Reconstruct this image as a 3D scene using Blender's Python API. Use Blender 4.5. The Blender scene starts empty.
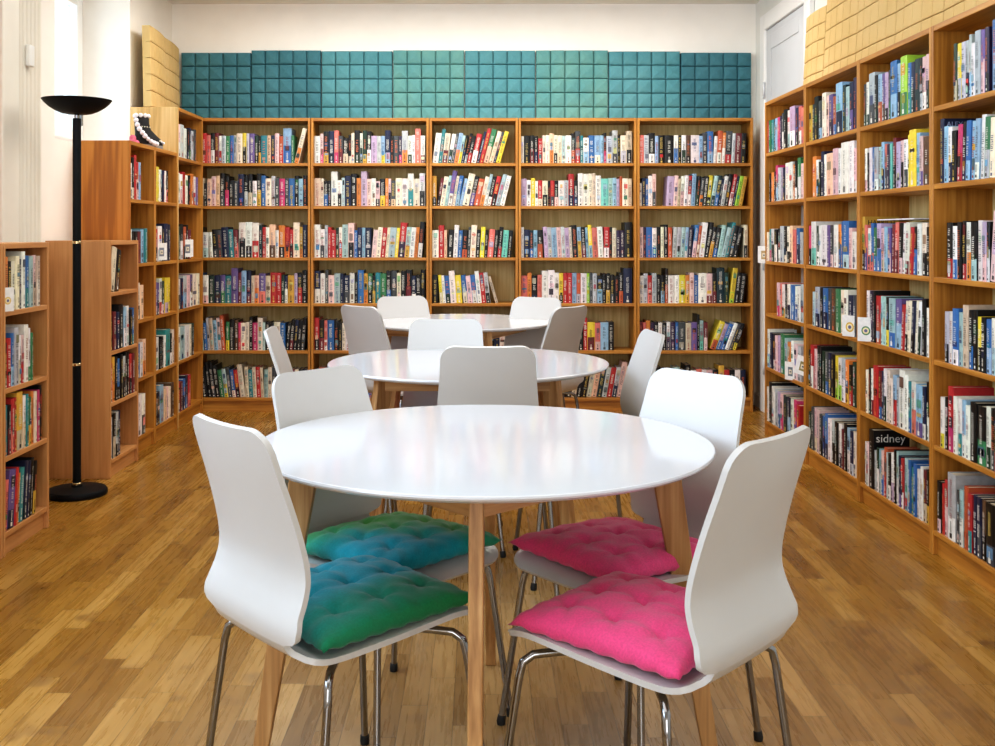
import bpy, math, random
from mathutils import Vector, Matrix
C = bpy.context.scene.collection
PI = math.pi

# ------------------------------------------------------------------ helpers
def lin(c):
    r = []
    for v in c[:3]:
        v = v / 255.0
        r.append(v / 12.92 if v <= 0.04045 else ((v + 0.055) / 1.055) ** 2.4)
    return (r[0], r[1], r[2], 1.0)

class MB:
    def __init__(s):
        s.v = []; s.f = []; s.c = []; s.sm = []
    def face(s, pts, col=None, smooth=False):
        b = len(s.v); s.v += [tuple(p) for p in pts]
        s.f.append(tuple(range(b, b + len(pts)))); s.c.append(col); s.sm.append(smooth)
    def box(s, x0, x1, y0, y1, z0, z1, col=None):
        b = len(s.v)
        s.v += [(x0,y0,z0),(x1,y0,z0),(x1,y1,z0),(x0,y1,z0),(x0,y0,z1),(x1,y0,z1),(x1,y1,z1),(x0,y1,z1)]
        for q in ((0,3,2,1),(4,5,6,7),(0,1,5,4),(1,2,6,5),(2,3,7,6),(3,0,4,7)):
            s.f.append(tuple(b+i for i in q)); s.c.append(col); s.sm.append(False)
        return s
    def loft(s, rings, cap0=True, cap1=True, closed=True, col=None, smooth=True):
        b = len(s.v); n = len(rings[0])
        for r in rings: s.v += [tuple(p) for p in r]
        for i in range(len(rings)-1):
            for j in range(n if closed else n-1):
                k = (j+1) % n
                s.f.append((b+i*n+j, b+i*n+k, b+(i+1)*n+k, b+(i+1)*n+j)); s.c.append(col); s.sm.append(smooth)
        if cap0: s.f.append(tuple(b+j for j in reversed(range(n)))); s.c.append(col); s.sm.append(False)
        if cap1:
            o = b+(len(rings)-1)*n
            s.f.append(tuple(o+j for j in range(n))); s.c.append(col); s.sm.append(False)
        return s
    def lathe(s, prof, n=48, cx=0, cy=0, col=None, cap0=True, cap1=True):
        rings = []
        for r, z in prof:
            rings.append([(cx+r*math.cos(2*PI*j/n), cy+r*math.sin(2*PI*j/n), z) for j in range(n)])
        return s.loft(rings, cap0, cap1, True, col)
    def tube(s, path, rad, n=12, col=None):
        path = [Vector(p) for p in path]
        rings = []; up = None
        for i, p in enumerate(path):
            t = (path[min(i+1, len(path)-1)] - path[max(i-1, 0)]).normalized()
            if up is None:
                up = Vector((0,0,1)) if abs(t.z) < .9 else Vector((1,0,0))
            a = t.cross(up).normalized(); bb = a.cross(t).normalized(); up = bb
            r = rad[i] if isinstance(rad, (list, tuple)) else rad
            rings.append([p + a*(r*math.cos(2*PI*j/n)) + bb*(r*math.sin(2*PI*j/n)) for j in range(n)])
        return s.loft(rings, True, True, True, col)
    def mesh(s, name, m, sharp=None):
        me = bpy.data.meshes.new(name)
        me.from_pydata(s.v, [], s.f); 
        me.polygons.foreach_set('use_smooth', s.sm)
        if any(c is not None for c in s.c):
            ca = me.color_attributes.new('Col', 'FLOAT_COLOR', 'CORNER')
            buf = []
            for f, c in zip(s.f, s.c):
                buf += list(c or (1,1,1,1)) * len(f)
            ca.data.foreach_set('color', buf)
        if sharp: me.set_sharp_from_angle(angle=math.radians(sharp))
        me.materials.append(m); me.update()
        return me
    def build(s, name, m, parent=None, sharp=None):
        o = bpy.data.objects.new(name, s.mesh(name, m, sharp)); C.objects.link(o)
        if parent is not None: o.parent = parent
        return o

def empty(name, loc=(0,0,0), rz=0.0):
    o = bpy.data.objects.new(name, None); C.objects.link(o)
    o.empty_display_size = .1; o.location = loc; o.rotation_euler = (0,0,rz)
    return o
def tag(o, label=None, cat=None, group=None, kind=None):
    if label: o['label'] = label
    if cat: o['category'] = cat
    if group: o['group'] = group
    if kind: o['kind'] = kind
    return o
def struct(o): o['kind'] = 'structure'; return o
def bevel(o, w, seg=2, ang=40):
    m = o.modifiers.new('bev', 'BEVEL'); m.width = w; m.segments = seg; m.limit_method = 'ANGLE'; m.angle_limit = math.radians(ang)
    return o
def copy_tree(o, parent=None):
    c = o.copy(); C.objects.link(c)
    if parent is not None: c.parent = parent
    for ch in list(o.children): copy_tree(ch, c)
    return c

# ------------------------------------------------------------------ materials
def newmat(name):
    m = bpy.data.materials.new(name); m.use_nodes = True
    nt = m.node_tree; return m, nt, nt.nodes['Principled BSDF']
def N(nt, typ, **kw):
    n = nt.nodes.new(typ)
    for k, v in kw.items(): setattr(n, k, v)
    return n
def ramp(nt, fac, stops):
    r = N(nt, 'ShaderNodeValToRGB'); e = r.color_ramp.elements
    while len(e) < len(stops): e.new(.5)
    for i, (p, c) in enumerate(stops): e[i].position = p; e[i].color = lin(c)
    nt.links.new(fac, r.inputs[0]); return r
def plain(name, col, rough=.5, metal=0, noise=.04, spec=.5, coat=0):
    m, nt, b = newmat(name)
    tc = N(nt, 'ShaderNodeTexCoord'); nz = N(nt, 'ShaderNodeTexNoise'); nz.inputs['Scale'].default_value = 6; nz.inputs['Detail'].default_value = 3
    nt.links.new(tc.outputs['Object'], nz.inputs['Vector'])
    lo = tuple(max(0, v*(1-noise)) for v in col); hi = tuple(min(255, v*(1+noise)) for v in col)
    r = ramp(nt, nz.outputs['Fac'], [(.3, lo), (.7, hi)])
    nt.links.new(r.outputs[0], b.inputs['Base Color'])
    b.inputs['Roughness'].default_value = rough; b.inputs['Metallic'].default_value = metal
    b.inputs['Specular IOR Level'].default_value = spec
    if coat: b.inputs['Coat Weight'].default_value = coat; b.inputs['Coat Roughness'].default_value = .08
    return m
def wood(name, dark, mid, light, axis='Z', rough=.42, scale=1.0, cath=.35):
    """fine straight veneer grain running along one object axis, with broad figure"""
    m, nt, b = newmat(name); L = nt.links.new
    tc = N(nt, 'ShaderNodeTexCoord'); oi = N(nt, 'ShaderNodeObjectInfo')
    add = N(nt, 'ShaderNodeVectorMath', operation='ADD'); L(tc.outputs['Object'], add.inputs[0])
    mul = N(nt, 'ShaderNodeVectorMath', operation='SCALE'); mul.inputs['Scale'].default_value = 1.7
    L(oi.outputs['Location'], mul.inputs[0]); L(mul.outputs[0], add.inputs[1])
    def mapped(s_along, s_across):
        mp = N(nt, 'ShaderNodeMapping'); sc = [s_across]*3; sc['XYZ'.index(axis)] = s_along
        mp.inputs['Scale'].default_value = [v*scale for v in sc]; L(add.outputs[0], mp.inputs['Vector']); return mp
    n1 = N(nt, 'ShaderNodeTexNoise'); n1.inputs['Scale'].default_value = 1; n1.inputs['Detail'].default_value = 5
    L(mapped(2.5, 70).outputs[0], n1.inputs['Vector'])
    n2 = N(nt, 'ShaderNodeTexNoise'); n2.inputs['Scale'].default_value = 1; n2.inputs['Detail'].default_value = 2; n2.inputs['Distortion'].default_value = .6
    L(mapped(1.1, 9).outputs[0], n2.inputs['Vector'])
    wv = N(nt, 'ShaderNodeMath', operation='MULTIPLY'); wv.inputs[1].default_value = 22; L(n2.outputs['Fac'], wv.inputs[0])
    sn = N(nt, 'ShaderNodeMath', operation='SINE'); L(wv.outputs[0], sn.inputs[0])
    mx = N(nt, 'ShaderNodeMath', operation='MULTIPLY_ADD'); mx.inputs[1].default_value = cath*.22; L(sn.outputs[0], mx.inputs[0]); L(n1.outputs['Fac'], mx.inputs[2])
    r = ramp(nt, mx.outputs[0], [(.28, dark), (.5, mid), (.72, light)])
    L(r.outputs[0], b.inputs['Base Color']); b.inputs['Roughness'].default_value = rough
    return m

def floor_mat():
    m, nt, b = newmat('oak_parquet'); L = nt.links.new
    tc = N(nt, 'ShaderNodeTexCoord'); sp = N(nt, 'ShaderNodeSeparateXYZ'); L(tc.outputs['Object'], sp.inputs[0])
    def M(op, a, bv=None, c=None):
        n = N(nt, 'ShaderNodeMath', operation=op)
        for i, x in enumerate((a, bv, c)):
            if x is None: continue
            if isinstance(x, (int, float)): n.inputs[i].default_value = x
            else: L(x, n.inputs[i])
        return n.outputs[0]
    xs = M('DIVIDE', sp.outputs['X'], .068); row = M('FLOOR', xs); fx = M('FRACT', xs)
    wn = N(nt, 'ShaderNodeTexWhiteNoise', noise_dimensions='1D'); L(row, wn.inputs['W'])
    ys = M('MULTIPLY_ADD', sp.outputs['Y'], M('MULTIPLY_ADD', wn.outputs['Value'], .9, 1.7), M('MULTIPLY', wn.outputs['Value'], 37.3))
    col = M('FLOOR', ys); fy = M('FRACT', ys)
    cb = N(nt, 'ShaderNodeCombineXYZ'); L(row, cb.inputs[0]); L(col, cb.inputs[1])
    w2 = N(nt, 'ShaderNodeTexWhiteNoise', noise_dimensions='2D'); L(cb.outputs[0], w2.inputs['Vector'])
    # grain
    ad = N(nt, 'ShaderNodeVectorMath', operation='MULTIPLY_ADD'); L(w2.outputs['Color'], ad.inputs[0]); ad.inputs[1].default_value = (9,9,9); L(tc.outputs['Object'], ad.inputs[2])
    mp = N(nt, 'ShaderNodeMapping'); mp.inputs['Scale'].default_value = (85, 5, 1); L(ad.outputs[0], mp.inputs['Vector'])
    g = N(nt, 'ShaderNodeTexNoise'); g.inputs['Scale'].default_value = 1; g.inputs['Detail'].default_value = 6; g.inputs['Distortion'].default_value = .5; L(mp.outputs[0], g.inputs['Vector'])
    kn = N(nt, 'ShaderNodeTexNoise'); kn.inputs['Scale'].default_value = 7; kn.inputs['Detail'].default_value = 3; L(ad.outputs[0], kn.inputs['Vector'])
    f = M('MULTIPLY_ADD', w2.outputs['Value'], .50, M('MULTIPLY', g.outputs['Fac'], .52))
    base = ramp(nt, f, [(.12, FL[0]), (.36, FL[1]), (.62, FL[2]), (.9, FL[3])])
    kr = ramp(nt, kn.outputs['Fac'], [(.26, (120,80,45)), (.4, (255,255,255))])
    mk = N(nt, 'ShaderNodeMix', data_type='RGBA', blend_type='MULTIPLY'); mk.inputs['Factor'].default_value = .55
    L(base.outputs[0], mk.inputs['A']); L(kr.outputs[0], mk.inputs['B'])
    # worn, paler walkway patches in the middle of the room
    px = M('DIVIDE', M('SUBTRACT', sp.outputs['X'], .15), 1.0); py = M('DIVIDE', M('SUBTRACT', sp.outputs['Y'], 2.3), 1.25)
    wear = M('SUBTRACT', 1.0, M('SQRT', M('ADD', M('MULTIPLY', px, px), M('MULTIPLY', py, py))))
    wn3 = N(nt, 'ShaderNodeTexNoise'); wn3.inputs['Scale'].default_value = 2.2; wn3.inputs['Detail'].default_value = 3; L(tc.outputs['Object'], wn3.inputs['Vector'])
    wf = M('MULTIPLY', M('MULTIPLY_ADD', wn3.outputs['Fac'], .9, wear), .62)
    wc = N(nt, 'ShaderNodeClamp'); L(wf, wc.inputs[0]); wc.inputs['Max'].default_value = .5
    mw = N(nt, 'ShaderNodeMix', data_type='RGBA'); L(wc.outputs[0], mw.inputs['Factor']); L(mk.outputs['Result'], mw.inputs['A'])
    worn = ramp(nt, f, [(.12, (120,92,60)), (.9, (206,172,128))]); L(worn.outputs[0], mw.inputs['B'])
    # joints
    ex = M('LESS_THAN', M('ABSOLUTE', M('SUBTRACT', fx, .5)), .482)
    ey = M('LESS_THAN', M('ABSOLUTE', M('SUBTRACT', fy, .5)), .497)
    j = M('MULTIPLY_ADD', M('MULTIPLY', ex, ey), .42, .58)
    mj = N(nt, 'ShaderNodeMix', data_type='RGBA', blend_type='MULTIPLY'); mj.inputs['Factor'].default_value = 1
    L(mw.outputs['Result'], mj.inputs['A']); L(j, mj.inputs['B'])
    L(mj.outputs['Result'], b.inputs['Base Color'])
    L(M('MULTIPLY_ADD', g.outputs['Fac'], .16, .2), b.inputs['Roughness'])
    bp = N(nt, 'ShaderNodeBump'); bp.inputs['Strength'].default_value = .12; bp.inputs['Distance'].default_value = .002
    L(M('ADD', j, M('MULTIPLY', g.outputs['Fac'], .4)), bp.inputs['Height']); L(bp.outputs[0], b.inputs['Normal'])
    return m
FL = [(112,74,24), (140,98,34), (156,113,44), (188,147,80)]

def attr_mat(name, rough=.45, fabric=False, spec=.5):
    m, nt, b = newmat(name); L = nt.links.new
    a = N(nt, 'ShaderNodeVertexColor', layer_name='Col')
    tc = N(nt, 'ShaderNodeTexCoord'); nz = N(nt, 'ShaderNodeTexNoise'); nz.inputs['Scale'].default_value = 220 if fabric else 40; nz.inputs['Detail'].default_value = 3
    L(tc.outputs['Object'], nz.inputs['Vector'])
    r = ramp(nt, nz.outputs['Fac'], [(.3, (225,225,225)), (.7, (255,255,255))])
    mx = N(nt, 'ShaderNodeMix', data_type='RGBA', blend_type='MULTIPLY'); mx.inputs['Factor'].default_value = .8
    L(a.outputs[0], mx.inputs['A']); L(r.outputs[0], mx.inputs['B']); L(mx.outputs['Result'], b.inputs['Base Color'])
    b.inputs['Roughness'].default_value = rough; b.inputs['Specular IOR Level'].default_value = spec
    if fabric:
        b.inputs['Sheen Weight'].default_value = .25; b.inputs['Sheen Roughness'].default_value = .5
        bp = N(nt, 'ShaderNodeBump'); bp.inputs['Strength'].default_value = .15; bp.inputs['Distance'].default_value = .001
        L(nz.outputs['Fac'], bp.inputs['Height']); L(bp.outputs[0], b.inputs['Normal'])
    return m
def foam(name, col, dark):
    m, nt, b = newmat(name); L = nt.links.new
    tc = N(nt, 'ShaderNodeTexCoord'); nz = N(nt, 'ShaderNodeTexNoise'); nz.inputs['Scale'].default_value = 3; nz.inputs['Detail'].default_value = 6
    gm = N(nt, 'ShaderNodeNewGeometry'); L(gm.outputs['Position'], nz.inputs['Vector'])
    r = ramp(nt, nz.outputs['Fac'], [(.3, dark), (.7, col)]); L(r.outputs[0], b.inputs['Base Color'])
    b.inputs['Roughness'].default_value = .85; b.inputs['Specular IOR Level'].default_value = .25
    n2 = N(nt, 'ShaderNodeTexNoise'); n2.inputs['Scale'].default_value = 400; L(tc.outputs['Object'], n2.inputs['Vector'])
    bp = N(nt, 'ShaderNodeBump'); bp.inputs['Strength'].default_value = .2; bp.inputs['Distance'].default_value = .001
    L(n2.outputs['Fac'], bp.inputs['Height']); L(bp.outputs[0], b.inputs['Normal'])
    return m

ORG = ((158,103,38), (182,123,48), (199,143,64))
SID = ((166,100,30), (190,120,40), (206,138,58))
PNK = ((184,128,76), (196,140,86), (206,152,98))
BAK = ((200,172,112), (218,192,132), (230,208,150))
PAL = ((196,158,96), (214,178,118), (226,194,138))
M_ = dict(
    wall=plain('painted_plaster', (250,246,239), .9, noise=.008),
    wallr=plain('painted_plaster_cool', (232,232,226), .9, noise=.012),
    ceil=plain('ceiling_paint', (236,232,224), .9, noise=.01),
    gloss=plain('gloss_white_paint', (240,240,238), .35, noise=.01),
    cream=plain('cream_gloss_paint', (242,237,225), .4, noise=.01),
    doorgrey=plain('pale_grey_door_paint', (205,208,212), .5, noise=.01),
    wz=wood('orange_beech_vertical', *ORG, axis='Z'), wx=wood('orange_beech_lengthwise', *ORG, axis='X'),
    sz=wood('figured_orange_beech', *SID, axis='Z', cath=1.0, scale=.8),
    pz=wood('pink_beech_vertical', *PNK, axis='Z'), px=wood('pink_beech_lengthwise', *PNK, axis='X'),
    lz=wood('pale_birch_panel', *PAL, axis='Z', cath=.7), bk=wood('olive_hardboard_back', *BAK, axis='Z', rough=.7),
    oak=wood('oak_leg', (154,110,66), (184,140,90), (204,164,114), axis='Z', rough=.45),
    oakx=wood('oak_apron', (154,110,66), (184,140,90), (204,164,114), axis='X', rough=.45),
    lam=plain('white_table_laminate', (212,214,220), .10, noise=.004, spec=.55),
    shell=plain('white_lacquered_plywood', (201,200,199), .32, noise=.006),
    chrome=plain('chrome', (150,150,152), .10, 1.0, noise=.01),
    black=plain('black_powder_coat', (12,15,18), .55, noise=.05, spec=.2),
    rubber=plain('black_rubber', (18,18,18), .7), brass=plain('bright_metal_ring', (215,195,150), .22, 1.0),
    white=plain('white_plastic', (240,240,236), .4, noise=.01),
    book=attr_mat('printed_book_cover', .42), page=plain('page_edges', (226,214,188), .85, noise=.05),
    cushion=attr_mat('cotton_cushion', .85, True, .25), card=attr_mat('printed_card', .6),
    boot=attr_mat('trimmed_boot', .6), letter=plain('printed_lettering', (232,230,222), .6), letterk=plain('dark_printed_lettering', (40,34,26), .6), letterg=plain('grey_printed_lettering', (150,165,200), .6),
    foamt=foam('teal_foam', (98,152,160), (80,138,148)), foamt2=foam('green_teal_foam', (112,160,154), (88,144,148)), foamt3=foam('blue_teal_foam', (78,130,142), (62,112,124)), foamy=foam('straw_yellow_foam', (216,188,134), (206,176,118)),
)
M_['floor'] = floor_mat()
gm, gnt, gb = newmat('window_glass'); gb.inputs['Transmission Weight'].default_value = 1; gb.inputs['Roughness'].default_value = 0; gb.inputs['IOR'].default_value = 1.02
M_['glass'] = gm

# ------------------------------------------------------------------ camera: level view with rise
EYE = 1.226; F = 1061.0
cd = bpy.data.cameras.new('camera'); cam = bpy.data.objects.new('camera', cd); C.objects.link(cam)
cam.location = (0, 0, EYE); cam.rotation_euler = (PI/2, 0, 0)
cd.sensor_width = 36; cd.lens = 36*F/995; cd.shift_x = 17.5/995; cd.shift_y = -139.5/995; cd.clip_start = .05
bpy.context.scene.camera = cam

# ------------------------------------------------------------------ room shell
XL, XR, YB, YF, ZC = -2.2, 1.97, 7.58, -5.6, 2.865
struct(MB().box(XL-.4, XR+.4, YF-.2, YB+.2, -.1, 0).build('floor', M_['floor']))
struct(MB().box(XL-.4, XR+.4, YF-.2, YB+.2, ZC, ZC+.1).build('ceiling', M_['ceil']))
struct(MB().box(XL-.4, XR+.4, YB, YB+.2, 0, ZC).build('wall_back', M_['wall']))
struct(MB().box(XL-.4, XR+.4, YF-.2, YF, 0, ZC).build('wall_front', M_['wall']))
struct(MB().box(XR, XR+.2, YF, YB, 0, ZC).build('wall_right', M_['wallr']))
WY0, WY1, WZ0, WZ1 = 5.49, 6.67, 1.72, 2.76
w = MB(); w.box(XL-.42, XL, YF, WY0, 0, ZC); w.box(XL-.42, XL, WY1, YB, 0, ZC); w.box(XL-.42, XL, WY0, WY1, 0, WZ0); w.box(XL-.42, XL, WY0, WY1, WZ1, ZC)
struct(w.build('wall_left', M_['wall']))
# window set deep in the left wall
wx0, wx1 = XL-.365, XL-.295
win = struct(empty('window_1', (XL-.33, (WY0+WY1)/2, WZ0))); win['label'] = 'white framed window in deep reveal behind the black floor lamp'
def wl(mb, y0, y1, z0, z1, a=wx0, b=wx1): mb.box(a-win.location.x, b-win.location.x, y0-win.location.y, y1-win.location.y, z0-WZ0, z1-WZ0)
fr = MB(); t = .07
wl(fr, WY0+.002, WY0+t, WZ0+.002, WZ1-.002); wl(fr, WY1-t, WY1-.002, WZ0+.002, WZ1-.002); wl(fr, WY0+t, WY1-t, WZ0+.002, WZ0+t); wl(fr, WY0+t, WY1-t, WZ1-t, WZ1-.002)
bevel(fr.build('frame', M_['gloss'], win), .006)
sh = MB(); ym = (WY0+WY1)/2
for a, b_ in ((WY0+t, ym), (ym, WY1-t)):
    wl(sh, a+.004, a+.055, WZ0+t+.004, WZ1-t-.004, wx0+.015, wx1+.012); wl(sh, b_-.055, b_-.004, WZ0+t+.004, WZ1-t-.004, wx0+.015, wx1+.012)
    wl(sh, a+.055, b_-.055, WZ0+t+.004, WZ0+t+.06, wx0+.015, wx1+.012); wl(sh, a+.055, b_-.055, WZ1-t-.06, WZ1-t-.004, wx0+.015, wx1+.012)
bevel(sh.build('sash', M_['gloss'], win), .005)
pn = MB(); wl(pn, WY0+t+.01, WY1-t-.01, WZ0+t+.01, WZ1-t-.01, wx0+.034, wx0+.040); pn.build('pane', M_['glass'], win)
hd = MB(); wl(hd, WY1-t-.05, WY1-t-.03, 1.89, 1.98, wx1+.012, wx1+.04); bevel(hd.build('handle', M_['chrome'], win), .006)
sl = MB(); wl(sl, WY0-.02, WY1+.02, WZ0-.0, WZ0+.02, wx1, XL-.002); bevel(sl.build('sill', M_['gloss'], win), .006)
# fluted door lining on the left wall, with a flat cream casing beside it
tr = MB(); y0, y1 = 4.988, 5.255
for k in range(6):
    a = y0 + (y1-y0)*k/6; b_ = y0 + (y1-y0)*(k+1)/6; n = 6
    ring0 = []; ring1 = []
    for q in range(n+1):
        y = a+.004+(b_-a-.008)*q/n; x = XL + .012 + .024*math.sin(PI*q/n)
        ring0.append((x, y, 0)); ring1.append((x, y, ZC))
    ring0 += [(XL, b_-.002, 0), (XL, a+.002, 0)]; ring1 += [(XL, b_-.002, ZC), (XL, a+.002, ZC)]
    tr.loft([ring0, ring1], smooth=False)
tr.box(XL, XL+.01, y0, y1, 0, ZC)
struct(tr.build('trim_1', M_['cream']))
tr = MB(); tr.box(XL, XL+.05, 4.78, 4.955, 0, ZC); tr.box(XL, XL+.03, 4.955, 4.986, 0, ZC)
struct(bevel(tr.build('trim_2', M_['cream']), .006))
d = struct(MB().box(XL, XL+.02, 3.95, 4.776, .01, ZC-.2).build('door_2', M_['sz']))
# door on the right wall beside the back corner
dr = struct(empty('door_1', (XR, 6.9, 0))); dr['label'] = 'pale grey door in white casing between the back and side bookcases'
q = MB(); q.box(-.035, 0, .33, .44, 0, 2.72); q.box(-.035, 0, -.66, -.55, 0, 2.72); q.box(-.035, 0, -.55, .33, 2.61, 2.72); bevel(q.build('door_frame', M_['gloss'], dr), .008)
q = MB(); q.box(-.018, 0, -.548, .328, .01, 2.605); q.box(-.024, -.018, .20, .30, .05, 2.56); q.box(-.024, -.018, -.52, -.42, .05, 2.56); q.box(-.024,-.018,-.42,.2,2.46,2.56); q.box(-.024,-.018,-.42,.2,.05,.25); bevel(q.build('door_panel', M_['doorgrey'], dr), .004)
for zz in (.32, 1.03, 2.2):
    q = MB(); q.lathe([(.009, zz-.055), (.009, zz+.055)], 12, -.036, .33); q.build('hinge', M_['doorgrey'], dr)
tb = MB(); tb.box(XR-.012, XR, 7.345, YB, 0, .09); struct(tb.build('baseboard_right', M_['gloss']))

# ------------------------------------------------------------------ bookcases
TALL = [.085, .41, .735, 1.05, 1.405, 1.70]
SHORT = [.08, .366, .625, .92]
def bookcase(name, label, cat, group, loc, rz, W, rows, H, D, mats, side_mat=None, shelf_z=None):
    """front-left-bottom corner at loc; x runs left to right, y into the wall"""
    wz, wx = mats; T = .019
    e = empty(name, loc, rz); tag(e, label, cat, group)
    for s, (a, b_) in enumerate(((.002, T), (W-T, W-.002))):
        bevel(MB().box(a, b_, 0, D, 0, H).build('side_panel', side_mat if (side_mat and s == 0) else wz, e), .0015, 1)
    bevel(MB().box(T, W-T, .001, D, H-.022, H).build('top_board', wx, e), .0015, 1)
    for z in rows:
        bevel(MB().box(T, W-T, .002, D-.006, z-.010, z+.010).build('shelf', wx, e), .0015, 1)
    MB().box(T, W-T, .016, .034, 0, rows[0]-.010).build('plinth', wx, e)
    MB().box(T, W-T, D-.005, D-.001, .001, H-.022).build('back_panel', M_['bk'], e)
    return e
ORW = (M_['wz'], M_['wx']); PKW = (M_['pz'], M_['px'])
YBK = 7.287
BX = [-1.964, -1.164, -.35, .263, 1.078, 1.878]
BLAB = ['orange wood bookcase in the back left corner', 'second bookcase along the back wall from the left corner', 'narrowest bookcase, in the middle of the back wall', 'back wall bookcase between the narrow one and the end one by the door', 'end bookcase of the back wall beside the white door']
units = {}
for i in range(5):
    bookcase('bookcase', BLAB[i], 'bookcase', 'tall bookcases along the back wall', (BX[i], YBK, 0), 0, BX[i+1]-BX[i], TALL, 2.02, .275, ORW)
    units['B%d' % (i+1)] = ((BX[i], YBK), 0, BX[i+1]-BX[i], TALL, 2.02)
XRF = 1.73
RY = [6.45, 5.655, 4.855, 4.07, 3.27]
RLAB = ['tall bookcase on the right wall, farthest one beside the door', 'second tall right wall bookcase counted from the door', 'third tall right wall bookcase from the door, holding the sidney book', 'nearest tall right wall bookcase, cut by the photo edge']
for i in range(4):
    bookcase('bookcase', RLAB[i], 'bookcase', 'tall bookcases along the right wall', (XRF, RY[i], 0), -PI/2, RY[i]-RY[i+1], TALL, 2.02, .232, ORW)
    units['R%d' % (i+1)] = ((XRF, RY[i]), -PI/2, RY[i]-RY[i+1], TALL, 2.02)
XLF = -1.895
LY = [5.74, 6.19, 6.655, 7.262]
LLAB = ['medium height orange bookcase with figured side panel, under the window', 'medium height bookcase carrying the boot, next to the pale tall one', 'tall narrow corner bookcase with pale side panel, left of back wall']
for i in range(3):
    H = 1.73 if i < 2 else 2.02; rows = TALL[:5] if i < 2 else TALL
    bookcase('bookcase', LLAB[i], 'bookcase', 'bookcases along the left wall', (XLF, LY[i], 0), PI/2, LY[i+1]-LY[i], rows, H, .30, ORW, M_['sz'] if i == 0 else (M_['lz'] if i == 2 else None))
    units['L%d' % (i+1)] = ((XLF, LY[i]), PI/2, LY[i+1]-LY[i], rows, H)
SP = [('S0', -1.80, 3.60, 4.005, 'low pinkish bookcase at the left photo edge, only its end showing'), ('S1', -1.80, 4.008, 4.435, 'low pinkish wood bookcase in front of the floor lamp'), ('S2', -1.845, 5.293, 5.735, 'low pinkish wood bookcase behind the floor lamp')]
for nm, x, a, b_, lab in SP:
    bookcase('low_bookcase', lab, 'bookcase', 'low bookcases along the left wall', (x, a, 0), PI/2, b_-a, SHORT, 1.19, .325, PKW)
    units[nm] = ((x, a), PI/2, b_-a, SHORT, 1.19)

# ------------------------------------------------------------------ books
PALB = dict(k=(17,18,21), n=(25,38,78), b=(48,112,188), u=(146,190,222), t=(42,142,150), q=(112,216,194), a=(172,208,208), g=(52,132,82), G=(26,60,44), l=(160,212,52), y=(240,216,44), Y=(224,170,52), o=(240,136,50), O=(204,88,48), r=(206,42,46), R=(126,38,48), p=(222,54,118), P=(236,196,196), c=(236,118,106), v=(112,90,160), V=(54,38,76), m=(192,168,204), w=(240,238,232), W=(242,230,204), e=(214,194,166), s=(190,196,202), S=(72,78,84), B=(100,70,48), i=(246,202,166), d=(20,54,64))
CNAME = dict(k='black', n='navy', b='blue', u='light blue', t='teal', q='mint', a='pale aqua', g='green', G='dark green', l='lime green', y='yellow', Y='mustard', o='orange', O='rust', r='red', R='maroon', p='pink', P='pale pink', c='coral', v='purple', V='dark purple', m='lilac', w='white', W='cream', e='beige', s='pale grey', S='dark grey', B='brown', i='peach', d='dark teal')
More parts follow.
